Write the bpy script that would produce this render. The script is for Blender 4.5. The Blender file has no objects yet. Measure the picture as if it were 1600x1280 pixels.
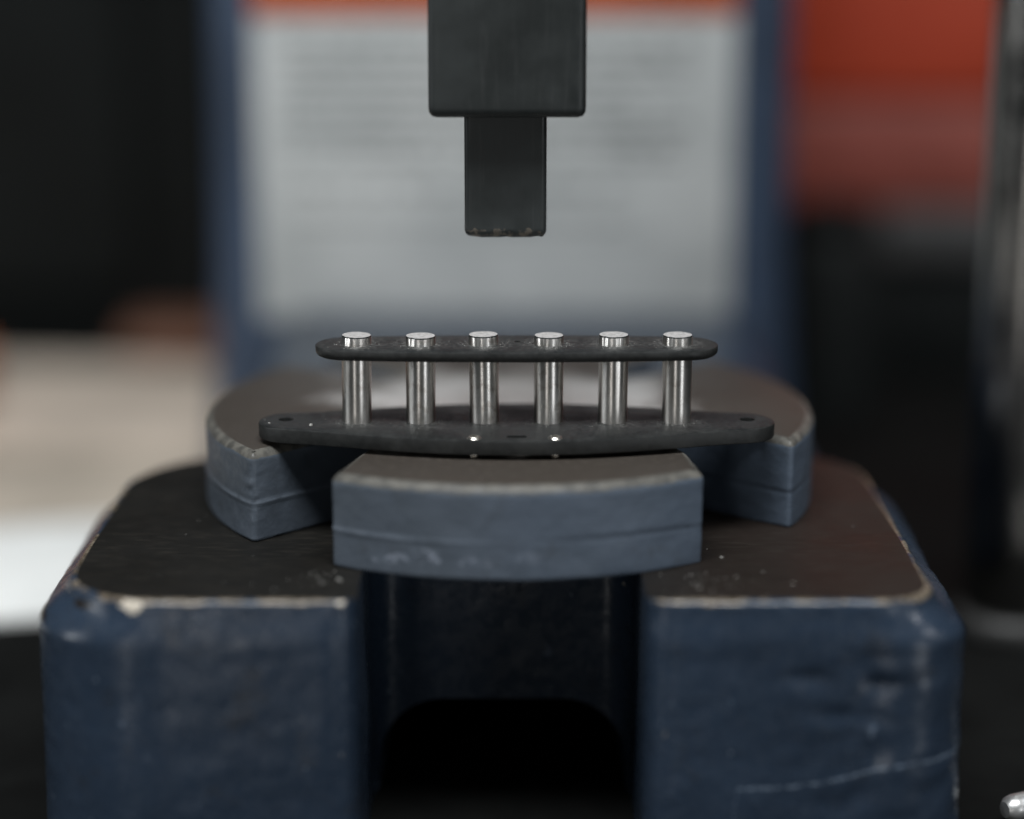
import bpy, bmesh, math, random
from mathutils import Vector, noise as mnoise
random.seed(7)
MM = 0.001
sc = bpy.context.scene
C = sc.collection

# ------------------------------------------------------------------ camera
PITCH = math.radians(14.0)
cam_d = bpy.data.cameras.new('camera')
cam = bpy.data.objects.new('camera', cam_d); C.objects.link(cam)
cam.location = (0.0, -0.343, 0.0874)
cam.rotation_euler = (math.pi / 2 - PITCH, 0, 0)
cam_d.sensor_width = 36.0
cam_d.lens = 76.5
cam_d.clip_start = 0.01
cam_d.clip_end = 20
cam_d.dof.use_dof = True
cam_d.dof.focus_distance = 0.3495
cam_d.dof.aperture_fstop = 3.3
sc.camera = cam

# ------------------------------------------------------------------ world and lamps
w = bpy.data.worlds.new('World'); sc.world = w; w.use_nodes = True
bg = w.node_tree.nodes['Background']
bg.inputs[0].default_value = (0.80, 0.95, 1.0, 1)
bg.inputs[1].default_value = 0.032

def area(name, loc, target, sx, sy, power, col):
    l = bpy.data.lights.new(name, 'AREA'); l.shape = 'RECTANGLE'
    l.size = sx; l.size_y = sy; l.energy = power; l.color = col
    o = bpy.data.objects.new(name, l); C.objects.link(o)
    o.location = loc
    o.rotation_euler = (Vector(target) - Vector(loc)).to_track_quat('-Z', 'Y').to_euler()
    return o
area('ceiling_lamp', (-0.05, -0.42, 1.05), (0, 0.05, 0), 0.9, 0.36, 18.5, (0.96, 0.985, 1.0))
area('side_lamp', (0.95, -0.40, 0.62), (0, 0.0, 0), 0.14, 0.18, 1.5, (0.97, 0.98, 1.0))
area('left_fill', (-0.95, -0.22, 0.20), (0, 0.12, 0), 0.30, 0.30, 1.7, (0.95, 0.98, 1.0))  # added unseen fill, brightens the left margin of the column
area('rod_glint_strip_right', (0.63, -0.82, -0.06), (0, 0.0, 0), 0.22, 0.55, 1.15, (0.95, 0.98, 1.0))  # both strips are added, unseen, to put bright stripes on the rods
area('rod_glint_strip_left', (-0.27, -1.0, -0.06), (0, 0.0, 0), 0.11, 0.55, 0.62, (1.0, 0.98, 0.95))

sc.view_settings.view_transform = 'Standard'
sc.view_settings.look = 'None'
sc.view_settings.exposure = 0.0
sc.view_settings.gamma = 1.0
sc.render.engine = 'CYCLES'
sc.cycles.use_denoising = True

# ------------------------------------------------------------------ material helpers
class NT:
    def __init__(s, name):
        s.m = bpy.data.materials.new(name); s.m.use_nodes = True
        s.t = s.m.node_tree; s.b = s.t.nodes['Principled BSDF']
        s.tc = s.t.nodes.new('ShaderNodeTexCoord')
        s.mp = s.t.nodes.new('ShaderNodeMapping'); s.mp.inputs['Scale'].default_value = (1000, 1000, 1000)
        s.t.links.new(s.tc.outputs['Object'], s.mp.inputs['Vector'])
        s.co = s.mp.outputs[0]                      # object space in millimetres
    def n(s, typ, **kw):
        x = s.t.nodes.new(typ)
        for k, v in kw.items(): setattr(x, k, v)
        return x
    def link(s, a, b): s.t.links.new(a, b)
    def set(s, sock, v):
        if hasattr(v, 'is_linked') or isinstance(v, bpy.types.NodeSocket): s.link(v, sock)
        else: sock.default_value = v
    def noise(s, scale, detail=4, rough=0.55, vec=None, dist=0.0, stretch=None):
        x = s.n('ShaderNodeTexNoise')
        x.inputs['Scale'].default_value = scale; x.inputs['Detail'].default_value = detail
        x.inputs['Roughness'].default_value = rough; x.inputs['Distortion'].default_value = dist
        v = vec or s.co
        if stretch:
            m = s.n('ShaderNodeMapping'); m.inputs['Scale'].default_value = stretch
            s.link(v, m.inputs[0]); v = m.outputs[0]
        s.link(v, x.inputs['Vector'])
        return x.outputs['Fac']
    def voro(s, scale, feature='F1'):
        x = s.n('ShaderNodeTexVoronoi', feature=feature); x.inputs['Scale'].default_value = scale
        s.link(s.co, x.inputs['Vector']); return x.outputs['Distance']
    def ramp(s, fac, a, b, va=0.0, vb=1.0):
        x = s.n('ShaderNodeMapRange'); x.interpolation_type = 'SMOOTHSTEP'
        s.set(x.inputs[0], fac)
        for i, v in ((1, a), (2, b), (3, va), (4, vb)): x.inputs[i].default_value = v
        return x.outputs[0]
    def math(s, op, a, b=0.0):
        x = s.n('ShaderNodeMath', operation=op); s.set(x.inputs[0], a); s.set(x.inputs[1], b); return x.outputs[0]
    def mix(s, fac, a, b):
        x = s.n('ShaderNodeMix', data_type='RGBA'); s.set(x.inputs[0], fac)
        for i, v in ((6, a), (7, b)):
            if isinstance(v, tuple): x.inputs[i].default_value = (*v, 1) if len(v) == 3 else v
            else: s.link(v, x.inputs[i])
        return x.outputs[2]
    def sep(s):
        x = s.n('ShaderNodeSeparateXYZ'); s.link(s.co, x.inputs[0]); return x.outputs
    def attr(s, name):
        x = s.n('ShaderNodeAttribute'); x.attribute_name = name; return x.outputs['Fac']
    def bump(s, h, strength=0.3, dist=0.1, prev=None):
        x = s.n('ShaderNodeBump'); s.link(h, x.inputs['Height'])
        x.inputs['Strength'].default_value = strength; x.inputs['Distance'].default_value = dist * MM
        if prev: s.link(prev, x.inputs['Normal'])
        return x.outputs[0]
    def done(s, col=None, rough=None, metal=None, normal=None, spec=None, aniso=None):
        b = s.b.inputs
        if col is not None:
            if isinstance(col, tuple): b['Base Color'].default_value = (*col, 1)
            else: s.link(col, b['Base Color'])
        for k, v in (('Roughness', rough), ('Metallic', metal), ('Specular IOR Level', spec), ('Anisotropic', aniso)):
            if v is not None: s.set(b[k], v)
        if normal is not None: s.link(normal, b['Normal'])
        return s.m

def mat_paint(name, base, worn=True, rough=0.25, hammer=1.0):
    t = NT(name)
    big = t.noise(0.035, 4); fine = t.noise(0.5, 5, 0.6); grain = t.noise(2.2, 3)
    dark = tuple(c * 0.84 for c in base); lite = tuple(c * 1.14 for c in base)
    col = t.mix(t.ramp(big, 0.3, 0.7), dark, lite)
    # paler specks and short streaks in the paint colour
    sp = t.ramp(t.noise(0.42, 2, 0.5, stretch=(1, 1, 0.6)), 0.70, 0.78)
    col = t.mix(t.math('MULTIPLY', sp, 0.5), col, (0.15, 0.19, 0.25))
    sc2 = t.ramp(t.noise(0.95, 2, 0.5, stretch=(1, 1, 0.45)), 0.745, 0.78)
    col = t.mix(t.math('MULTIPLY', sc2, 0.75), col, (0.26, 0.31, 0.37))
    grime = t.ramp(t.noise(0.09, 5, 0.7), 0.56, 0.72)
    col = t.mix(t.math('MULTIPLY', grime, 0.45), col, (0.022, 0.022, 0.022))
    h1 = t.bump(t.noise(0.16, 3, 0.5), 0.28 * hammer, 0.6)
    h2 = t.bump(t.math('MULTIPLY', fine, t.ramp(t.noise(0.03, 3), 0.40, 0.62, 0.35, 1.5)), 0.5 * hammer, 0.20, h1)
    h3 = t.bump(grain, 0.4, 0.08, h2)
    r = t.ramp(fine, 0.3, 0.7, rough - 0.06, rough + 0.12)
    met = 0.0
    if worn:
        wv = t.attr('wear')
        edge = t.math('ADD', t.math('ADD', wv, t.math('MULTIPLY', t.math('SUBTRACT', t.noise(0.05, 3), 0.5), 1.1)), t.math('MULTIPLY', t.math('SUBTRACT', t.noise(0.22, 5, 0.65), 0.5), 1.5))
        k = t.ramp(edge, 0.86, 0.94)
        bare = t.mix(t.ramp(t.noise(0.7, 4), 0.35, 0.65), (0.065, 0.051, 0.036), (0.19, 0.158, 0.12))
        col = t.mix(k, col, bare)
        chip = t.attr('chip')
        kc = t.ramp(t.math('ADD', chip, t.math('MULTIPLY', t.math('SUBTRACT', t.noise(0.32, 6, 0.75), 0.5), 3.2)), 0.62, 0.68)
        col = t.mix(kc, col, (0.62, 0.56, 0.47))
        blk = t.attr('black_chip')
        kb = t.ramp(t.math('ADD', blk, t.math('MULTIPLY', t.math('SUBTRACT', t.noise(0.6, 4), 0.5), 0.9)), 0.52, 0.58)
        col = t.mix(kb, col, (0.015, 0.012, 0.01))
        scr = t.math('ABSOLUTE', t.math('ADD', t.attr('scratch'), t.math('MULTIPLY', t.math('SUBTRACT', t.noise(0.25, 4), 0.5), 0.5)))
        ks = t.math('MULTIPLY', t.ramp(scr, 0.34, 0.10), t.ramp(t.noise(0.8, 4, 0.7), 0.36, 0.56))
        col = t.mix(t.math('MULTIPLY', ks, 0.7), col, (0.20, 0.25, 0.32))
        rust = t.attr('rust')
        kr = t.ramp(t.math('ADD', rust, t.math('MULTIPLY', t.math('SUBTRACT', t.noise(0.3, 5), 0.5), 1.2)), 0.5, 0.75)
        col = t.mix(t.math('MULTIPLY', kr, 0.7), col, (0.035, 0.026, 0.018))
    return t.done(col, r, met, h3)

BLUE = (0.0225, 0.0355, 0.0575)
M_base = mat_paint('blue_casting_paint', BLUE)
M_col = mat_paint('blue_column_paint', (0.042, 0.066, 0.112), worn=False, rough=0.42, hammer=0.7)

def mat_pad():
    t = NT('oiled_brown_steel')
    a = t.noise(0.05, 5, 0.6); b = t.noise(0.9, 5, 0.65, stretch=(0.25, 1, 1))
    x = t.sep()[0]
    lit_right = t.ramp(t.math('ADD', x, t.math('MULTIPLY', t.math('SUBTRACT', a, 0.5), 60)), 0.0, 60.0)  # light on the right side put into the colour, paler and redder
    col = t.mix(lit_right, (0.0075, 0.0070, 0.0060), (0.0185, 0.0125, 0.0098))
    col = t.mix(t.math('MULTIPLY', t.ramp(b, 0.45, 0.7), 0.35), col, (0.030, 0.026, 0.021))
    n = t.bump(b, 0.25, 0.08)
    n = t.bump(t.noise(3.0, 3), 0.25, 0.03, n)
    return t.done(col, t.ramp(a, 0.3, 0.7, 0.42, 0.6), 0.0, n, 0.26)
M_pad = mat_pad()

def mat_anvil_side():
    t = NT('grey_blue_anvil_paint')
    a = t.noise(0.06, 4); b = t.noise(0.7, 5, 0.6)
    col = t.mix(t.ramp(a, 0.3, 0.7), (0.066, 0.081, 0.100), (0.084, 0.103, 0.131))
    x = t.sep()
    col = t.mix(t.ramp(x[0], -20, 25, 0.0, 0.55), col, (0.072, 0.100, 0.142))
    seam_pale = t.math('MULTIPLY', t.attr('seam_pale'), t.ramp(t.noise(0.5, 4), 0.3, 0.6))
    col = t.mix(t.math('MULTIPLY', seam_pale, 0.25), col, (0.24, 0.28, 0.34))  # paler line along the seam, left of the middle
    # chalky rub marks low on the front, left of the middle
    z = x[2]
    mk = t.math('MULTIPLY', t.ramp(z, 1.5, 3.0), t.ramp(z, 5.2, 4.2))
    mk = t.math('MULTIPLY', mk, t.math('MULTIPLY', t.ramp(x[0], -25, -21), t.ramp(x[0], 8, -6)))
    mk = t.math('MULTIPLY', mk, t.ramp(t.noise(0.34, 5, 0.6, dist=0.6), 0.51, 0.66))
    col = t.mix(t.math('MULTIPLY', mk, 0.75), col, (0.34, 0.38, 0.46))
    gr = t.ramp(t.noise(0.13, 5, 0.7), 0.56, 0.74)
    col = t.mix(t.math('MULTIPLY', gr, 0.45), col, (0.04, 0.045, 0.05))
    wv = t.attr('wear')
    k = t.ramp(t.math('ADD', wv, t.math('MULTIPLY', t.math('SUBTRACT', t.noise(0.30, 5, 0.65), 0.5), 0.9)), 0.45, 0.62)
    bare = t.mix(t.ramp(t.noise(0.5, 4), 0.35, 0.65), (0.062, 0.060, 0.054), (0.125, 0.119, 0.104))
    col = t.mix(k, col, bare)
    n = t.bump(t.noise(0.25, 3), 0.35, 0.5)
    n = t.bump(b, 0.35, 0.16, n)
    n = t.bump(t.noise(3.0, 2), 0.3, 0.04, n)
    return t.done(col, t.ramp(b, 0.3, 0.7, 0.42, 0.6), 0.0, n, 0.45)
M_aside = mat_anvil_side()

def mat_anvil_top():
    t = NT('worn_steel_face')
    a = t.noise(0.06, 5, 0.6); b = t.noise(0.8, 5, 0.65); s = t.noise(1.4, 4, 0.6, stretch=(1, 0.12, 1))
    col = t.mix(t.ramp(a, 0.35, 0.65), (0.72, 0.71, 0.69), (0.56, 0.54, 0.51))
    x = t.sep(); rr = t.math('SQRT', t.math('ADD', t.math('POWER', x[0], 2.0), t.math('POWER', x[1], 2.0)))
    rim = t.ramp(t.math('ADD', rr, t.math('MULTIPLY', t.math('SUBTRACT', a, 0.5), 44)), 15, 37)  # pale middle carries the label's reflection in its colour; rim rusty brown
    col = t.mix(t.math('MULTIPLY', rim, 0.97), col, (0.060, 0.049, 0.040))
    col = t.mix(t.math('MULTIPLY', t.ramp(b, 0.5, 0.7), 0.3), col, (0.14, 0.12, 0.10))
    n = t.bump(s, 0.3, 0.05); n = t.bump(b, 0.25, 0.06, n)
    return t.done(col, t.math('ADD', t.ramp(b, 0.3, 0.7, 0.27, 0.40), t.math('MULTIPLY', rim, 0.16)), 0.45, n, t.math('SUBTRACT', 0.5, t.math('MULTIPLY', rim, 0.35)))
M_atop = mat_anvil_top()

def mat_fibre():
    t = NT('black_fibre_board')
    a = t.noise(0.22, 5, 0.6); b = t.noise(4.0, 4, 0.65)
    col = t.mix(t.ramp(a, 0.35, 0.7), (0.0075, 0.0085, 0.0085), (0.017, 0.018, 0.0175))
    dust = t.math('MULTIPLY', t.attr('dust'), t.ramp(t.noise(1.3, 6, 0.75), 0.44, 0.60))
    col = t.mix(t.math('MULTIPLY', dust, 0.5), col, (0.20, 0.20, 0.19))
    sp = t.ramp(t.noise(2.6, 2), 0.74, 0.80)
    col = t.mix(t.math('MULTIPLY', sp, 0.12), col, (0.12, 0.12, 0.115))
    n = t.bump(b, 0.25, 0.03); n = t.bump(t.noise(0.9, 3), 0.25, 0.07, n)
    return t.done(col, t.ramp(a, 0.3, 0.7, 0.42, 0.58), 0.0, n, 0.5)
M_fibre = mat_fibre()

def mat_magnet():
    t = NT('ground_magnet_steel')
    a = t.noise(0.5, 5, 0.6, stretch=(1, 1, 0.25)); g = t.noise(6.0, 4, 0.7); r = t.noise(2.2, 4, 0.6, stretch=(0.3, 0.3, 3.0))
    col = t.mix(t.ramp(a, 0.35, 0.68), (0.84, 0.82, 0.79), (0.62, 0.595, 0.56))
    oi = t.n('ShaderNodeObjectInfo')
    sm = t.math('MULTIPLY', t.ramp(t.noise(0.35, 4, 0.6, dist=0.4), 0.5, 0.7), t.math('ADD', 0.25, t.math('MULTIPLY', oi.outputs['Random'], 0.4)))
    col = t.mix(sm, col, (0.36, 0.31, 0.26))
    pit = t.ramp(t.noise(2.4, 3, 0.7), 0.71, 0.76)
    col = t.mix(t.math('MULTIPLY', pit, 0.7), col, (0.06, 0.055, 0.05))
    n = t.bump(r, 0.25, 0.02); n = t.bump(g, 0.35, 0.012, n)
    tg = t.n('ShaderNodeTangent', direction_type='RADIAL', axis='Z'); t.link(tg.outputs[0], t.b.inputs['Tangent'])
    t.b.inputs['Anisotropic Rotation'].default_value = 0.25
    return t.done(col, t.ramp(g, 0.3, 0.7, 0.27, 0.40), 1.0, n, aniso=0.5)
M_mag = mat_magnet()

def mat_magnet_end():
    t = NT('cut_magnet_end')
    a = t.noise(1.2, 5, 0.65)
    col = t.mix(t.ramp(a, 0.35, 0.7), (0.86, 0.85, 0.83), (0.52, 0.51, 0.49))
    return t.done(col, t.ramp(a, 0.3, 0.7, 0.3, 0.48), 0.45, t.bump(t.noise(3.5, 4), 0.4, 0.03))
M_mend = mat_magnet_end()

def mat_simple(name, col, rough, metal=0.0, var=0.25, scale=0.2, bumpd=0.05, spec=0.5):
    t = NT(name)
    a = t.noise(scale, 5, 0.6)
    c = t.mix(t.ramp(a, 0.3, 0.7), tuple(x * (1 - var) for x in col), tuple(min(1, x * (1 + var)) for x in col))
    return t.done(c, t.ramp(a, 0.3, 0.7, max(0.02, rough - 0.05), rough + 0.08), metal, t.bump(t.noise(scale * 6, 4), 0.3, bumpd), spec)

def mat_ram():
    t = NT('black_oxide_and_rim_shade')
    a = t.noise(0.09, 4); b = t.noise(1.5, 4)
    col = t.mix(t.ramp(a, 0.3, 0.7), (0.0145, 0.0175, 0.0175), (0.024, 0.0285, 0.0285))
    wv = t.attr('wear')
    k = t.ramp(t.math('ADD', wv, t.math('MULTIPLY', t.math('SUBTRACT', t.noise(0.45, 5, 0.65), 0.5), 1.6)), 0.92, 1.05)
    col = t.mix(k, col, (0.17, 0.15, 0.125))
    dl = t.noise(1.1, 4, 0.6, stretch=(1, 1, 0.06))
    col = t.mix(t.math('MULTIPLY', t.ramp(dl, 0.55, 0.75), 0.35), col, (0.05, 0.052, 0.052))
    n = t.bump(b, 0.25, 0.04); n = t.bump(dl, 0.3, 0.05, n)
    return t.done(col, t.ramp(a, 0.3, 0.7, 0.36, 0.55), t.math('MULTIPLY', k, 0.6), n, 0.5)
M_ram = mat_ram()

# ------------------------------------------------------------------ mesh helpers
def link(o, parent=None):
    C.objects.link(o)
    if parent: o.parent = parent
    return o
def empty(name, loc_mm):
    o = bpy.data.objects.new(name, None); o.location = Vector(loc_mm) * MM; o.empty_display_size = 0.01
    return link(o)
def tag(o, label=None, cat=None, group=None, kind=None):
    for k, v in (('label', label), ('category', cat), ('group', group), ('kind', kind)):
        if v: o[k] = v
    return o
def finish(name, bm, mats, parent=None, loc=(0, 0, 0), angle=35, recalc=True):
    if recalc: bmesh.ops.recalc_face_normals(bm, faces=bm.faces[:])
    me = bpy.data.meshes.new(name); bm.to_mesh(me); bm.free()
    me.transform(__import__('mathutils').Matrix.Scale(MM, 4))
    for m in (mats if isinstance(mats, (list, tuple)) else [mats]): me.materials.append(m)
    me.shade_smooth()
    me.set_sharp_from_angle(angle=math.radians(angle))
    o = bpy.data.objects.new(name, me)
    o.location = Vector(loc) * MM
    return link(o, parent)
def round_poly(pts, seg=8):
    """pts: (x, y, r[, w]) corners, counter-clockwise; returns list of (x, y, w)."""
    out = []; n = len(pts)
    for i, p in enumerate(pts):
        r = p[2]; wt = p[3] if len(p) > 3 else 1.0
        c = Vector(p[:2])
        if r <= 0: out.append((c.x, c.y, wt)); continue
        a = (Vector(pts[i - 1][:2]) - c).normalized(); b = (Vector(pts[(i + 1) % n][:2]) - c).normalized()
        th = a.angle(b); d = r / math.tan(th / 2)
        cc = c + (a + b).normalized() * (r / math.sin(th / 2))
        s = c + a * d; e = c + b * d
        a0 = math.atan2(s.y - cc.y, s.x - cc.x); a1 = math.atan2(e.y - cc.y, e.x - cc.x)
        da = (a1 - a0 + math.pi) % (2 * math.pi) - math.pi
        for k in range(seg + 1):
            t = a0 + da * k / seg
            out.append((cc.x + r * math.cos(t), cc.y + r * math.sin(t), wt))
    return out
def resample(loop, step):
    out = []; n = len(loop)
    for i in range(n):
        p, q = loop[i], loop[(i + 1) % n]
        d = math.hypot(q[0] - p[0], q[1] - p[1])
        if d < 1e-6: continue
        k = max(1, int(round(d / step)))
        for j in range(k):
            f = j / k
            out.append(tuple(p[m] + (q[m] - p[m]) * f for m in range(3)))
    return out
def normals(loop):
    n = len(loop); res = []
    for i in range(n):
        a, b = loop[i - 1], loop[(i + 1) % n]
        tx, ty = b[0] - a[0], b[1] - a[1]; l = math.hypot(tx, ty) or 1
        res.append((ty / l, -tx / l))
    return res
def circle(cx, cy, r, n=24):
    return [(cx + r * math.cos(2 * math.pi * k / n), cy + r * math.sin(2 * math.pi * k / n), 1.0) for k in range(n)]
def loft(bm, loop, levels, cap_top=True, cap_bot=True, mat=0, top_mat=None, holes=(), disp=None):
    """levels bottom->top: (offset, z). Returns rings."""
    nm = normals(loop); rings = []
    for off, z in levels:
        ring = []
        for (x, y, wt), (nx, ny) in zip(loop, nm):
            co = Vector((x + nx * off * wt, y + ny * off * wt, z))
            if disp: co = disp(co, nx, ny, wt)
            ring.append(bm.verts.new(co))
        rings.append(ring)
    n = len(loop)
    for a, b in zip(rings, rings[1:]):
        for i in range(n):
            f = bm.faces.new((a[i], a[(i + 1) % n], b[(i + 1) % n], b[i])); f.material_index = mat
    hr = []
    for h in holes:
        lo = [bm.verts.new((x, y, levels[0][1])) for x, y, _ in h]; hi = [bm.verts.new((x, y, levels[-1][1])) for x, y, _ in h]
        m = len(h)
        for i in range(m):
            f = bm.faces.new((lo[i], hi[i], hi[(i + 1) % m], lo[(i + 1) % m])); f.material_index = mat
        hr.append((lo, hi))
    for do, ring, idx in ((cap_bot, rings[0], 0), (cap_top, rings[-1], 1)):
        if not do: continue
        es = []
        for r in [ring] + [h[idx] for h in hr]:
            m = len(r)
            for i in range(m):
                e = bm.edges.get((r[i], r[(i + 1) % m])) or bm.edges.new((r[i], r[(i + 1) % m])); es.append(e)
        res = bmesh.ops.triangle_fill(bm, use_beauty=True, use_dissolve=False, edges=es)
        for g in res['geom']:
            if isinstance(g, bmesh.types.BMFace): g.material_index = top_mat if (idx == 1 and top_mat is not None) else mat
    return rings
def lathe(bm, prof, n=48, cx=0, cy=0, mats=None, jitter=None):
    rings = []
    for j, (r, z) in enumerate(prof):
        if r <= 1e-6: rings.append([bm.verts.new((cx, cy, z))]); continue
        rings.append([bm.verts.new((cx + (r + (jitter(j, k) if jitter else 0)) * math.cos(2 * math.pi * k / n),
                                    cy + (r + (jitter(j, k) if jitter else 0)) * math.sin(2 * math.pi * k / n), z)) for k in range(n)])
    for j, (a, b) in enumerate(zip(rings, rings[1:])):
        mi = mats[j] if mats else 0
        for k in range(n):
            k2 = (k + 1) % n
            if len(a) == 1 and len(b) == 1: continue
            if len(a) == 1: f = bm.faces.new((a[0], b[k], b[k2]))
            elif len(b) == 1: f = bm.faces.new((a[k], b[0], a[k2]))
            else: f = bm.faces.new((a[k], b[k], b[k2], a[k2]))
            f.material_index = mi
    return rings
def rounded_box(bm, x0, x1, y0, y1, z0, z1, r=2, e=0.6, seg=6, mat=0):
    lp = round_poly([(x0, y0, r), (x1, y0, r), (x1, y1, r), (x0, y1, r)], seg)
    loft(bm, lp, [(-e, z0), (-e * 0.3, z0 + e * 0.3), (0, z0 + e), (0, z1 - e), (-e * 0.3, z1 - e * 0.3), (-e, z1)], mat=mat)
def vattr(o, name, fn):
    at = o.data.attributes.new(name, 'FLOAT', 'POINT')
    for i, v in enumerate(o.data.vertices): at.data[i].value = fn(v.co / MM)
def blob(p, c, r):
    return max(0.0, 1 - math.sqrt(sum(((a - b) / q) ** 2 for a, b, q in zip(p, c, r))))
def smooth(a, b, x):
    t = min(1, max(0, (x - a) / (b - a))); return t * t * (3 - 2 * t)

Z_ANVIL = -3.2; Z_PAD = -18.2; Z_BENCH = -64.0

# ------------------------------------------------------------------ setting: bench and wall
M_bench = mat_simple('black_bench_mat', (0.0042, 0.0045, 0.0043), 0.75, var=0.3, scale=0.05, bumpd=0.3, spec=0.1)
bm = bmesh.new(); rounded_box(bm, -420, 420, -125, 640, Z_BENCH - 30, Z_BENCH, 6, 2)
tag(finish('workbench_top', bm, M_bench), 'black work surface under the press', kind='structure')
M_wall = mat_simple('dark_wall_paint', (0.012, 0.013, 0.013), 0.7, var=0.2, scale=0.01, bumpd=0.3, spec=0.3)
bm = bmesh.new(); rounded_box(bm, -900, 900, 700, 760, -400, 900, 2, 1)
tag(finish('wall', bm, M_wall), 'dark wall far behind the press', kind='structure')

# ------------------------------------------------------------------ arbor press
press = tag(empty('arbor_press', (0, 60, Z_BENCH)), 'dark blue cast iron arbor press with chipped slotted base and black ram', 'press')
PO = Vector((0, 60, Z_BENCH))            # press origin in mm

def to_press(o):                          # meshes are drawn in world mm with their origin at the press origin
    o.data.transform(__import__('mathutils').Matrix.Translation(-PO * MM))
    o.parent = press
    return o

# --- base casting: slotted table with shoulder, neck running back to the column
SL, SR, SB = -23.2, 20.0, 1.0
outl = [(-68.4, -37, 15), (SL, -37, 3.2, 1), (SL, SB, 5, 0), (SR, SB, 5, 0), (SR, -37, 3.2, 1), (63.8, -37, 9),
        (63.8, 40, 18), (54, 46, 3), (54, 226, 14), (-54, 226, 14), (-54, 46, 3), (-68.4, 40, 24)]
loop = resample(round_poly(outl, 10), 1.1)
def wgt(p):                               # no shoulder inside the slot
    x, y, wt = p
    if SL - 0.3 < x < SR + 0.3 and y < SB + 1: return (x, y, 0.0)
    if y < -30 and SL - 6 < x < SR + 6:
        return (x, y, smooth(0, 5, (SL - x) if x < 0 else (x - SR)))
    return (x, y, 1.0)
loop = [wgt(p) for p in loop]
def base_disp(co, nx, ny, wt):
    z = co.z
    side = abs(nx)
    sh = smooth(Z_PAD - 0.8, Z_PAD - 7.0, z) if z < Z_PAD - 0.8 else 0
    amt = sh * (0.9 + (4.3 if nx > 0 else 3.9) * side) * (wt if co.y > -45 else wt)
    # bulging shoulder, deeper on the right front corner
    co = Vector((co.x + nx * amt, co.y + ny * amt, z))
    if z < Z_PAD - 1.2:
        p = Vector((co.x, co.y, z))
        rough = smooth(28, 60, co.x) * 0.9 + 0.35
        d = mnoise.fractal(p * 0.11, 0.9, 2.1, 4) * 0.22 * rough + mnoise.fractal(p * 0.33 + Vector((9, 2, 4)), 0.8, 2.2, 4) * 0.26 * rough
        # a few casting dents on the right face
        for c, r, a in (((44, -42, -30), (8, 9, 2.2), 0.9), ((56, -38, -31), (5, 9, 1.8), 0.8), ((50, -40, -36), (9, 9, 1.4), 0.6), ((26, -41, -31), (1.6, 4, 0.8), 0.7), ((-12, -41, -40), (3, 4, 1), 0.4)):
            d -= a * smooth(0, 1, blob(p, c, r))
        k = min(1, (Z_PAD - 1.2 - z) / 3)
        co += Vector((nx, ny, 0)) * d * k * max(wt, 0.25)
    else:
        p = Vector((co.x, co.y, z))
        if z < Z_PAD - 0.1: co += Vector((nx, ny, 0)) * mnoise.fractal(p * 0.3, 1, 2, 3) * 0.28 * wt
    return co
lv = [(0.5, Z_BENCH)] + [(0.5 - 0.5 * k / 36, Z_BENCH + (Z_PAD - 9 - Z_BENCH) * k / 36) for k in range(1, 36)]
lv += [(0, Z_PAD - 9 + 0.6 * k) for k in range(0, 13)] + [(0, Z_PAD - 1.2), (-0.05, Z_PAD - 0.75), (-0.35, Z_PAD - 0.3), (-0.8, Z_PAD - 0.05), (-1.1, Z_PAD)]
bm = bmesh.new()
loft(bm, loop, lv, mat=0, top_mat=1, disp=base_disp)
tops = [f for f in bm.faces if f.material_index == 1]
geom = tops + list({e for f in tops for e in f.edges}) + list({v for f in tops for v in f.verts})
bmesh.ops.bisect_plane(bm, geom=geom, plane_co=(0, 78, 0), plane_no=(0, 1, 0))
for f in bm.faces:
    if f.material_index == 1 and f.calc_center_median().y > 78: f.material_index = 0
base = finish('base', bm, [M_base, M_pad], angle=50)
# arched tunnel low in the back of the slot
bm = bmesh.new()
arch = round_poly([(SL + 0.8, -80, 0), (SR - 0.8, -80, 0), (SR - 0.8, -48.5, 11), (SL + 0.8, -48.5, 11)], 10)
lo = [bm.verts.new((x, -12, z)) for x, z, _ in arch]; hi = [bm.verts.new((x, 150, z)) for x, z, _ in arch]
bm.faces.new(lo); bm.faces.new(hi[::-1])
for i in range(len(arch)): bm.faces.new((lo[i], lo[i - 1], hi[i - 1], hi[i]))
cut = finish('cutter', bm, M_base)
md = base.modifiers.new('arch', 'BOOLEAN'); md.operation = 'DIFFERENCE'; md.solver = 'EXACT'; md.object = cut
dg = bpy.context.evaluated_depsgraph_get()
me2 = bpy.data.meshes.new_from_object(base.evaluated_get(dg))
base.modifiers.clear(); base.data = me2
bpy.data.objects.remove(cut)
base.data.set_sharp_from_angle(angle=math.radians(50))
def base_wear(p):
    if p.z > Z_PAD - 1.25 and p.z < Z_PAD + 0.1 and p.y < 60:
        return smooth(Z_PAD - 1.5, Z_PAD - 0.4, p.z) * (0.95 if p.x > 20 or p.x < -30 else 0.8)
    return smooth(Z_PAD - 2.6, Z_PAD - 1.2, p.z) * 0.25
vattr(base, 'wear', base_wear)
def base_chip(p):
    return max(blob(p, (-56.5, -37.5, -19.3), (3.8, 5, 2.0)) * 1.3, blob(p, (-25.5, -37, -18.7), (1.8, 4, 0.8)) * 1.2)
vattr(base, 'chip', base_chip)
vattr(base, 'black_chip', lambda p: max(blob(p, (-72.0, -24, -24.0), (2.6, 9, 1.1)) * 1.6, blob(p, (-65, -33, -20.2), (4, 5, 1.0)) * 1.2))
def scratch(p):
    if p.y > -30 or p.x < 34: return 5.0
    zl = -47.6 + 4.4 * smooth(34, 62, p.x) * smooth(30, 62, p.x)
    return p.z - zl
vattr(base, 'scratch', scratch)
vattr(base, 'rust', lambda p: max(blob(p, (47, -42, -38.5), (9, 6, 2.2)), 0.8 * blob(p, (24.0, -40, -22), (1.6, 5, 5))))
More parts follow.
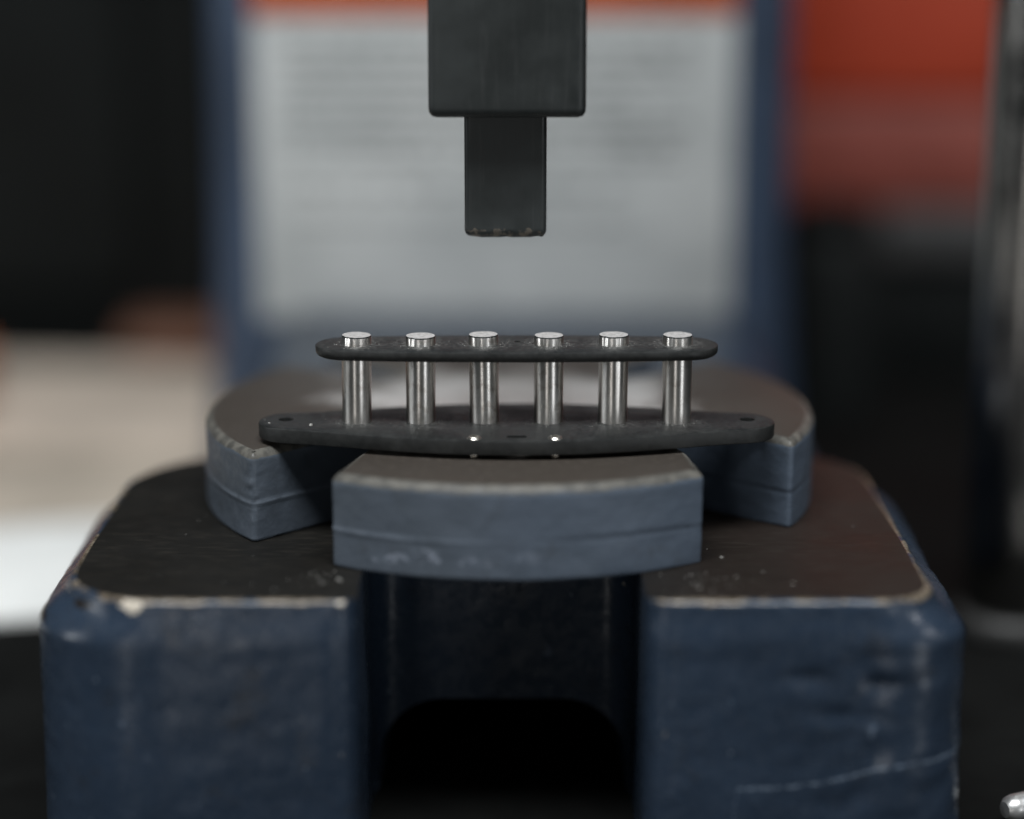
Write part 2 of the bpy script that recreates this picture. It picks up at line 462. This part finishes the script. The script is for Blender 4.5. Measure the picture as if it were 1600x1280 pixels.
to_press(base)

# --- column
bm = bmesh.new()
CL, CR, CF = -73.2, 68.8, 180.0
lp = resample(round_poly([(CL, CF, 12), (CR, CF, 15), (CR, CF + 46, 10), (CL, CF + 46, 10)], 10), 4)
lvl = [(3.0, Z_BENCH), (3.0, Z_BENCH + 8), (0.5, Z_PAD + 4)] + [(0, Z_PAD + 10 + k * 8) for k in range(36)]
def cdisp(co, nx, ny, wt):
    d = mnoise.fractal(co * 0.06, 1, 2, 3) * (0.06 if abs(ny) > 0.9 else 0.3)
    return co + Vector((nx, ny, 0)) * d
loft(bm, lp, lvl, disp=cdisp)
column = to_press(finish('column', bm, M_col, angle=40))

def mat_label():
    t = NT('printed_label')
    x, y, z = t.sep()
    line = t.math('FRACT', t.math('DIVIDE', z, 3.9))
    row = t.math('FLOOR', t.math('DIVIDE', z, 3.9))
    rn = t.n('ShaderNodeTexWhiteNoise', noise_dimensions='1D'); t.link(row, rn.inputs['W'])
    ln = t.math('MULTIPLY', t.ramp(line, 0.18, 0.26), t.ramp(line, 0.68, 0.60))
    cmb = t.n('ShaderNodeCombineXYZ'); t.link(t.math('MULTIPLY', x, 0.55), cmb.inputs[0]); t.link(t.math('MULTIPLY', row, 7.3), cmb.inputs[1])
    words = t.n('ShaderNodeTexNoise'); words.inputs['Scale'].default_value = 1.0; words.inputs['Detail'].default_value = 3
    t.link(cmb.outputs[0], words.inputs['Vector'])
    wd = t.ramp(words.outputs['Fac'], 0.40, 0.48)
    # ragged right edge of the printed block, margins left blank
    ext = t.math('MULTIPLY', rn.outputs['Value'], 26.0)
    left = t.ramp(x, -56.0, -54.0)
    right = t.ramp(t.math('ADD', x, ext), 50.0, 48.0)
    zz = t.math('MULTIPLY', t.ramp(z, 58.0, 74.0), t.ramp(z, 115.0, 113.0))
    ink = t.math('MULTIPLY', t.math('MULTIPLY', ln, wd), t.math('MULTIPLY', t.math('MULTIPLY', left, right), zz))
    blank = t.ramp(rn.outputs['Value'], 0.10, 0.13)
    patch = t.ramp(t.noise(0.035, 2), 0.38, 0.62, 0.75, 1.0)
    ink = t.math('MULTIPLY', ink, t.math('MULTIPLY', blank, patch))
    paper = t.mix(t.ramp(t.noise(0.03, 3), 0.35, 0.65), (0.51, 0.53, 0.525), (0.64, 0.655, 0.645))
    col = t.mix(t.math('MULTIPLY', ink, 0.92), paper, (0.06, 0.065, 0.065))
    return t.done(col, 0.38, 0.0, t.bump(t.noise(0.08, 3), 0.2, 0.4))
bm = bmesh.new(); rounded_box(bm, -61.6, 53.4, CF - 0.85, CF + 0.2, -21.5, 53.0, 0.2, 0.1, 2)
lab = finish('label', bm, mat_label()); to_press(lab); lab.parent = column
lab['label'] = 'pale grey instruction label with rows of small print'
bm = bmesh.new(); rounded_box(bm, -61.6, 53.4, CF - 0.9, CF + 0.2, 53.3, 68, 0.2, 0.1, 2)
M_orange = mat_simple('orange_print', (0.56, 0.10, 0.022), 0.4, var=0.12, scale=0.05)
hd = finish('label_header', bm, M_orange); to_press(hd); hd.parent = column
hd['label'] = 'orange heading strip of the label'

# --- head above the picture that carries the ram
bm = bmesh.new()
rounded_box(bm, -30, 28, -6, CF + 40, 236, 300, 8, 4)
to_press(finish('head', bm, M_col, angle=40))

# --- ram and punch
bm = bmesh.new()
RX, RY = -0.75, 13.0
lp = round_poly([(RX - 12.45, RY - 12.5, 1.3), (RX + 12.45, RY - 12.5, 1.3), (RX + 12.45, RY + 12.5, 1.3), (RX - 12.45, RY + 12.5, 1.3)], 6)
lp = resample(lp, 1.5)
loft(bm, lp, [(-1.3, 49.0), (-0.5, 49.25), (-0.1, 49.8), (0, 50.6)] + [(0, 52 + 3 * k) for k in range(64)])
ram = finish('ram', bm, M_ram, angle=45)
vattr(ram, 'wear', lambda p: 0.2 if p.z < 50 else 0.0)
to_press(ram)
bm = bmesh.new()
PX, PY, PR = -1.05, 12.5, 6.62
pq = resample(round_poly([(PX - PR, PY - PR, 0.9), (PX + PR, PY - PR, 0.9), (PX + PR, PY + PR, 0.9), (PX - PR, PY + PR, 0.9)], 8), 0.45)
def punch_disp(co, nx, ny, wt):
    if co.z < 31.2:
        q = mnoise.fractal(co * 0.55, 1, 2, 4)
        co = co + Vector((nx, ny, 0)) * (0.16 * q - 0.02) + Vector((0, 0, max(0.0, q) * 0.5 if co.z < 30.2 else 0))
    return co
loft(bm, pq, [(-1.0, 29.0), (-0.55, 29.15), (-0.2, 29.5), (0, 30.1), (0, 30.6), (0, 31.2), (0, 33), (0, 38), (0, 43), (0, 49.6)], disp=punch_disp)
punch = finish('punch', bm, M_ram, angle=40)
vattr(punch, 'wear', lambda p: smooth(32.0, 30.0, p.z) * 0.95)
to_press(punch); punch.parent = ram

# ------------------------------------------------------------------ slotted round anvil plate
AX, AY, AR = -0.5, 24.5, 52.5
# cut-outs: rim angle where each starts and ends, and its inner corners (bench mm, radius)
cuts = [(-141.3, -121.4, [(-18, 15, 2.5), (-13, 12, 2.5), (-24.2, -6.5, 6)]),
        (-54.9, -28.4, [(28.3, -7, 6), (22.0, 8, 4), (20, 20, 3)]),
        (43, 57, [(20.5, 43.5, 5), (15.5, 48.5, 5)]),
        (132, 143, [(-18, 49, 4), (-22, 45, 4)])]
pts = []
def pol(a, r=AR): return (r * math.cos(math.radians(a)), r * math.sin(math.radians(a)))
for i, (a0, a1, inner) in enumerate(cuts):
    pts.append((*pol(a0), 0.8))
    for x, y, r in inner: pts.append((x - AX, y - AY, r))
    pts.append((*pol(a1), 0.8))
    nx_ = cuts[(i + 1) % len(cuts)][0]
    if nx_ < a1: nx_ += 360
    k = max(4, int(math.radians(nx_ - a1) * AR / 1.6))
    for j in range(1, k):
        if 0.02 < j / k < 0.98: pts.append((*pol(a1 + (nx_ - a1) * j / k), 0))
loop = resample(round_poly(pts, 5), 0.9)
AT = Z_ANVIL - Z_PAD
def adisp(co, nx, ny, wt):
    p = co
    if 0.3 < co.z < AT - 0.2:
        d = mnoise.fractal(p * 0.22, 1, 2.1, 4) * 0.09
        # parting seam round the plate
        zs = 6.2 + 0.25 * math.sin(co.x * 0.11)
        if co.z < zs: d -= 0.08 * smooth(-6, 22, co.x)
        if abs(co.z - zs) < 0.3: d += 0.13 * smooth(6, -20, co.x) - 0.10 * smooth(0, 20, co.x)
        # broken arris of the left lobe
        d += 0.22 * mnoise.fractal(p * 0.7, 1, 2, 3) * smooth(5, 0, math.hypot(co.x + 41, co.y + 32.8)) * smooth(1.5, 5, co.z)
        co = co + Vector((nx, ny, 0)) * d
    elif co.z >= AT - 0.2:
        co = co + Vector((0, 0, -0.25 * max(0, mnoise.noise(p * 0.4)) * smooth(4, 0, math.hypot(co.x + 41, co.y + 32.8))))
    return co
lv = [(-0.5, 0.0), (-0.15, 0.15), (0, 0.45)] + [(0, 0.6 + 0.35 * k) for k in range(0, 36)] + [(0, 13.4), (-0.08, 13.9), (-0.5, 14.5), (-1.0, AT - 0.12), (-1.35, AT)]
bm = bmesh.new()
loft(bm, loop, lv, mat=0, top_mat=1, disp=adisp)
anvil = finish('anvil_plate', bm, [M_aside, M_atop], loc=(AX, AY, Z_PAD), angle=40)
vattr(anvil, 'wear', lambda p: smooth(13.3, 14.4, p.z))
vattr(anvil, 'seam_pale', lambda p: smooth(0.42, 0.1, abs(p.z - 6.35 - 0.25 * math.sin(p.x * 0.11))) * smooth(4, -12, p.x))
tag(anvil, 'round grey-blue steel anvil plate with cut slots lying on the blue base', 'anvil plate')

# ------------------------------------------------------------------ guitar pickup bobbin
PKX, PKY = 0.75, 0.0
pick = tag(empty('pickup_bobbin', (PKX, PKY, Z_ANVIL)), 'black pickup bobbin of two fibre plates joined by six bright metal rods', 'pickup')
ZB = -Z_ANVIL                                  # plate top level above the pickup origin
pins = [(-2.5 + k) * 10.38 for k in range(6)]
# bottom plate: lens shape with round lobes at the ends
half = []
def bhalf(x): return 5.9 + (13.1 - 5.9) * (1 - (abs(x) / 36.0) ** 2.0) ** 1.3
for k in range(-36, 37, 2): half.append((k, -bhalf(k)))
front = half
ex, er = 36.2, 5.9
pl = [(x, y, 1.0) for x, y in front]
for k in range(1, 12):
    a = -math.pi / 2 + math.pi * k / 12
    pl.append((ex + er * math.cos(a), er * math.sin(a), 1.0))
pl += [(x, -y * 0.92 + 0.0, 1.0) for x, y in reversed(front)]
for k in range(1, 12):
    a = math.pi / 2 + math.pi * k / 12
    pl.append((-ex + er * math.cos(a), er * math.sin(a), 1.0))
# ease the corners where lobes start
def relax(l, n=3):
    for _ in range(n):
        l = [((l[i - 1][0] + 2 * l[i][0] + l[(i + 1) % len(l)][0]) / 4, (l[i - 1][1] + 2 * l[i][1] + l[(i + 1) % len(l)][1]) / 4, 1.0) for i in range(len(l))]
    return l
pl = resample(relax(resample(pl, 1.0), 6), 0.5)
def edge_rough(co, nx, ny, wt):
    return co + Vector((nx, ny, 0)) * mnoise.fractal(co * 0.9, 1, 2, 3) * 0.035
bm = bmesh.new()
holes = [circle(-37.6, 0.9, 1.25), circle(37.6, 0.9, 1.25),
         round_poly([(-1.6, -11.0, 0.5), (1.6, -11.0, 0.5), (1.6, -9.6, 0.5), (-1.6, -9.6, 0.5)], 4)]
loft(bm, pl, [(-0.22, ZB - 2.4), (-0.05, ZB - 2.3), (0, ZB - 2.1), (0, ZB - 1.2), (0, ZB - 0.3), (-0.06, ZB - 0.1), (-0.25, ZB)], holes=holes, disp=edge_rough)
bmesh.ops.subdivide_edges(bm, edges=[e for e in bm.edges if e.calc_length() > 2.5], cuts=3)
bplate = finish('bottom_plate', bm, M_fibre, pick, angle=40)
def dustfn(p):
    d = 0.12
    for x in pins:
        r = math.hypot(p.x - x, (p.y - 0.5) * 1.2)
        d = max(d, 1 - max(0, r - 2.6) / 3.6)
    return max(0.0, d)
vattr(bplate, 'dust', lambda p: dustfn(p) if p.z > ZB - 0.05 else 0.05)
# top plate
TZ = ZB + 12.8; TT = 1.7
tl = []
def thalf(x): return 5.6 + 1.3 * (1 - (abs(x) / 28.0) ** 2)
for k in range(-28, 29, 2): tl.append((k, -thalf(k), 1.0))
for k in range(1, 12):
    a = -math.pi / 2 + math.pi * k / 12; tl.append((28 + 4.7 * math.cos(a), 5.6 * math.sin(a), 1.0))
for k in range(28, -29, -2): tl.append((k, thalf(k), 1.0))
for k in range(1, 12):
    a = math.pi / 2 + math.pi * k / 12; tl.append((-28 + 4.7 * math.cos(a), 5.6 * math.sin(a), 1.0))
tl = resample(relax(resample(tl, 1.0), 3), 0.5)
bm = bmesh.new()
loft(bm, tl, [(-0.75, TZ - TT), (-0.35, TZ - TT + 0.2), (-0.05, TZ - TT + 0.6), (0, TZ - 0.7), (0, TZ - 0.25), (-0.06, TZ - 0.08), (-0.22, TZ)],
     holes=[circle(0.15, 1.6, 0.55, 14)], disp=edge_rough)
bmesh.ops.subdivide_edges(bm, edges=[e for e in bm.edges if e.calc_length() > 2.0], cuts=3)
tplate = finish('top_plate', bm, M_fibre, pick, angle=40)
vattr(tplate, 'dust', lambda p: dustfn(p) * 1.1 if p.z > TZ - 0.05 else 0.08)
# rods: each turned a little differently, with its own nicked rim
for i, x in enumerate(pins):
    bm = bmesh.new(); H = ZB + 14.35 + random.uniform(-0.16, 0.14)
    seed = i * 13.7
    nick = [random.uniform(0, 72) for _ in range(4)]
    def mj(j, k, seed=seed, nick=nick):
        v = 0.0
        if j in (4, 5):
            v = 0.03 * mnoise.noise(Vector((k * 0.9, seed, j)))
            for q in nick:
                dd = min(abs(k - q), 72 - abs(k - q))
                v -= 0.13 * max(0, 1 - dd / 2.2)
        return v
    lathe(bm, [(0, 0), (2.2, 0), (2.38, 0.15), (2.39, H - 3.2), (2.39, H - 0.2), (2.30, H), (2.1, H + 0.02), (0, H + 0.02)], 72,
          mats=[1, 0, 0, 0, 2, 1, 1], jitter=mj)  # dark ring under each top: the chamfer's dark reflection put into colour
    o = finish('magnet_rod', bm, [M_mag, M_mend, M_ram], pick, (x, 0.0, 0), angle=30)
    o.rotation_euler = (random.uniform(-0.010, 0.010), random.uniform(-0.010, 0.010), random.uniform(0, 6.28))
# eyelets at the front edge
M_eye = mat_simple('tinned_eyelet', (0.80, 0.77, 0.70), 0.26, 1.0, var=0.1, scale=0.8, bumpd=0.02)
for x in (-6.75, 6.05):
    bm = bmesh.new()
    lathe(bm, [(0.42, ZB - 0.6), (0.45, ZB + 0.28), (0.70, ZB + 0.36), (0.98, ZB + 0.24), (1.1, ZB + 0.03), (0.72, ZB - 0.0), (0.70, ZB - 2.45), (0.74, ZB - 2.55), (0.72, ZB - 2.95), (0.55, ZB - 3.15), (0.42, ZB - 2.6), (0.42, ZB - 0.6)], 28)
    finish('eyelet', bm, M_eye, pick, (x, -11.25, 0), angle=50)

# ------------------------------------------------------------------ filings and crumbs (uncountable)
def specks(name, spots, mat, label, cat):
    bm = bmesh.new()
    for (x, y, z, s) in spots:
        r = bmesh.ops.create_icosphere(bm, subdivisions=1, radius=s)
        sx, sy, sz = random.uniform(.6, 1.8), random.uniform(.6, 1.5), random.uniform(.4, .9)
        rz = random.uniform(0, 3.1)
        for v in r['verts']:
            c = v.co; c.x *= sx; c.y *= sy; c.z *= sz
            c += Vector((random.uniform(-.3, .3), random.uniform(-.3, .3), random.uniform(-.15, .15))) * s
            v.co = Vector((c.x * math.cos(rz) - c.y * math.sin(rz) + x, c.x * math.sin(rz) + c.y * math.cos(rz) + y, c.z + z + s * 0.35))
    o = finish(name, bm, mat, recalc=False, angle=20)
    return tag(o, label, cat, kind='stuff')
M_fil = mat_simple('bright_filings', (0.5, 0.49, 0.46), 0.4, 0.5, var=0.4, scale=0.9)
sp = []
for _ in range(46): sp.append((random.gauss(29, 7), random.gauss(-28, 3.5), Z_PAD, random.uniform(0.04, 0.15)))
for _ in range(26): sp.append((random.gauss(-30, 5), random.gauss(-26, 3.0), Z_PAD, random.uniform(0.04, 0.16)))
for _ in range(40): sp.append((random.uniform(-60, 58), random.uniform(-34, 10), Z_PAD, random.uniform(0.03, 0.12)))
sp += [(-26.5, -27, Z_PAD, 0.26), (-24.6, -25.9, Z_PAD, 0.18), (33.0, -16.0, Z_PAD, 0.22)]
sp = [s for s in sp if not (SL - 2 < s[0] < SR + 2) and s[1] > -35.5]
specks('metal_filings', sp, M_fil, 'fine bright metal filings scattered on the brown base top', 'filings')
dp = []
for x in pins:
    for _ in range(60):
        a = random.uniform(0, 6.28); r = 2.55 + abs(random.gauss(0, 1.3))
        dp.append((PKX + x + r * math.cos(a), r * math.sin(a), 0.0, random.uniform(0.02, 0.065)))
    for _ in range(45):
        a = random.uniform(0, 6.28); r = 2.5 + abs(random.gauss(0, 1.0))
        if abs(r * math.sin(a)) < 5.5: dp.append((PKX + x + r * math.cos(a), r * math.sin(a), 12.8, random.uniform(0.02, 0.065)))
dp += [(-32.4, -3.0, 0, 0.28), (-39.3, -1.6, 0, 0.12), (-40.3, 0.6, 0, 0.10), (24, 0.5, 0, 0.15)]
specks('grinding_dust', dp, M_fil, 'pale grinding dust around the feet of the metal rods', 'dust')

# ------------------------------------------------------------------ things round the press
def sheet(name, cx, cy, sx, sy, th, rot, mat, label, cat, lift=0.0, group=None):
    bm = bmesh.new(); nx, ny = 14, 14
    def zz(u, v): return lift + 0.9 * mnoise.noise(Vector((u * 2.1 + cx, v * 2.3, cy * .1))) ** 2 * 3
    top = [[bm.verts.new(((i / nx - .5) * sx, (j / ny - .5) * sy, th + zz(i / nx, j / ny))) for i in range(nx + 1)] for j in range(ny + 1)]
    bot = [[bm.verts.new(((i / nx - .5) * sx, (j / ny - .5) * sy, zz(i / nx, j / ny) + 0.05)) for i in range(nx + 1)] for j in range(ny + 1)]
    for j in range(ny):
        for i in range(nx):
            bm.faces.new((top[j][i], top[j][i + 1], top[j + 1][i + 1], top[j + 1][i]))
            bm.faces.new((bot[j][i], bot[j + 1][i], bot[j + 1][i + 1], bot[j][i + 1]))
    for j in range(ny):
        for i in (0, nx): bm.faces.new((top[j][i], top[j + 1][i], bot[j + 1][i], bot[j][i]))
    for i in range(nx):
        for j in (0, ny): bm.faces.new((top[j][i], top[j][i + 1], bot[j][i + 1], bot[j][i]))
    o = finish(name, bm, mat, None, (cx, cy, Z_BENCH), angle=40)
    o.rotation_euler = (0, 0, math.radians(rot))
    return tag(o, label, cat, group)
M_white = mat_simple('white_paper', (0.80, 0.81, 0.79), 0.7, var=0.06, scale=0.05)
M_cream = mat_simple('cream_paper', (0.53, 0.455, 0.38), 0.7, var=0.28, scale=0.022)
M_tan = mat_simple('tan_card', (0.42, 0.365, 0.30), 0.75, var=0.28, scale=0.022)
sheet('paper_sheet', -166, 100, 165, 66, 1.2, 14, M_white, 'bright white paper lying nearest beside the left of the base', 'paper')
sheet('card_sheet', -160, 178, 205, 92, 1.0, 11, M_tan, 'tan card lying between the white and cream papers', 'card')
sheet('cream_paper', -150, 266, 190, 100, 2.6, -7, M_cream, 'cream paper lying farthest back at the left of the press', 'paper')
M_brown = mat_simple('brown_leatherette', (0.17, 0.08, 0.05), 0.6, var=0.2, scale=0.05)
bm = bmesh.new(); rounded_box(bm, -24, 24, -17, 17, 0, 8, 6, 3)
tag(finish('small_box', bm, M_brown, None, (-98, 330, Z_BENCH + 3)), 'low brown box on the cream paper behind the press', 'box')
M_org = mat_simple('orange_plastic', (0.55, 0.16, 0.05), 0.45, var=0.1, scale=0.05)
bm = bmesh.new(); rounded_box(bm, -14, 14, -30, 30, 0, 16, 4, 2)
tag(finish('orange_case', bm, M_org, None, (-164, 240, Z_BENCH + 4)), 'orange case at the far left edge beside the cream paper', 'case')

M_black = mat_simple('black_enamel', (0.0075, 0.009, 0.009), 0.6, var=0.2, scale=0.02, bumpd=0.2, spec=0.15)
cab = tag(empty('black_cabinet', (-215, 420, Z_BENCH)), 'tall black cabinet filling the dark left background', 'cabinet')
bm = bmesh.new(); rounded_box(bm, -140, 150, -75, 75, 0, 330, 18, 3)
finish('cabinet_body', bm, M_black, cab)
bm = bmesh.new(); rounded_box(bm, -100, 96, -80, -75.5, 20, 310, 2, 1.5)
finish('cabinet_door', bm, M_black, cab)

M_red = mat_simple('red_enamel', (0.42, 0.052, 0.022), 0.35, var=0.1, scale=0.02, bumpd=0.2)
M_dred = mat_simple('faded_red_enamel', (0.25, 0.062, 0.046), 0.4, var=0.12, scale=0.02, bumpd=0.2)
M_grey = mat_simple('grey_trim', (0.055, 0.055, 0.055), 0.5, var=0.15, scale=0.03)
mach = tag(empty('red_machine', (140, 360, Z_BENCH)), 'red machine housing with grey trim and black base behind on the right', 'machine')
bm = bmesh.new(); rounded_box(bm, -80, 120, -52, 60, 0, 36, 4, 2); finish('lower_housing', bm, M_black, mach)
bm = bmesh.new(); rounded_box(bm, -30, 122, -57, 62, 36.5, 52, 3, 2); finish('trim_band', bm, M_grey, mach)
bm = bmesh.new(); rounded_box(bm, -80, 118, -54, 58, 52.5, 84, 3, 2); finish('lower_panel', bm, M_dred, mach)
bm = bmesh.new(); rounded_box(bm, -80, 118, -56, 58, 84.5, 180, 4, 3); finish('upper_panel', bm, M_red, mach)
can = tag(empty('black_canister', (91, 268, Z_BENCH)), 'black round canister standing before the red machine', 'canister')
bm = bmesh.new(); lathe(bm, [(0, 0), (13, 0), (14, 1), (14, 46), (12, 49), (9, 51), (0, 51)], 40); finish('canister_body', bm, M_black, can)
bm = bmesh.new(); lathe(bm, [(0, 51.2), (8, 51.2), (8.6, 52), (8.6, 58), (7.8, 59.5), (0, 60)], 32); finish('cap', bm, M_black, can)

t = NT('polished_chrome')
M_chrome = t.done((0.30, 0.29, 0.275), t.ramp(t.noise(0.08, 4), 0.3, 0.7, 0.14, 0.26), 1.0, t.bump(t.noise(0.05, 3), 0.2, 0.6))
post = tag(empty('steel_post', (101.5, 78, Z_BENCH)), 'polished steel post standing at the right edge of the picture', 'post')
bm = bmesh.new(); lathe(bm, [(0, 5.2), (9.3, 5.2), (9.5, 5.6)] + [(9.5, 20 + 12 * k) for k in range(19)] + [(8.8, 240), (0, 240)], 48); finish('shaft', bm, M_chrome, post)
M_foot = mat_simple('dull_cast_foot', (0.045, 0.045, 0.044), 0.5, 0.2, var=0.2, scale=0.1)
bm = bmesh.new(); lathe(bm, [(0, 0), (11, 0), (11.4, 0.6), (11.4, 3.2), (10.6, 4.6), (10.0, 5), (0, 5)], 48); finish('foot_flange', bm, M_foot, post)
# rod tip at the lower right
bm = bmesh.new()
lathe(bm, [(0, 0), (1.3, 0.15), (2.0, 0.9), (2.3, 2), (2.3, 40), (3.2, 40.4), (3.2, 70), (2.6, 71), (0, 71)], 32)
M_tool = mat_simple('bright_tool_steel', (0.80, 0.80, 0.79), 0.36, 0.85, var=0.1, scale=0.3, bumpd=0.03)
o = finish('steel_rod', bm, M_tool, None, (79.6, -17, Z_BENCH + 3.3), angle=40)
o.rotation_euler = (0, math.radians(90), math.radians(24))
tag(o, 'bright steel rod lying at the lower right corner with its tip showing', 'rod')
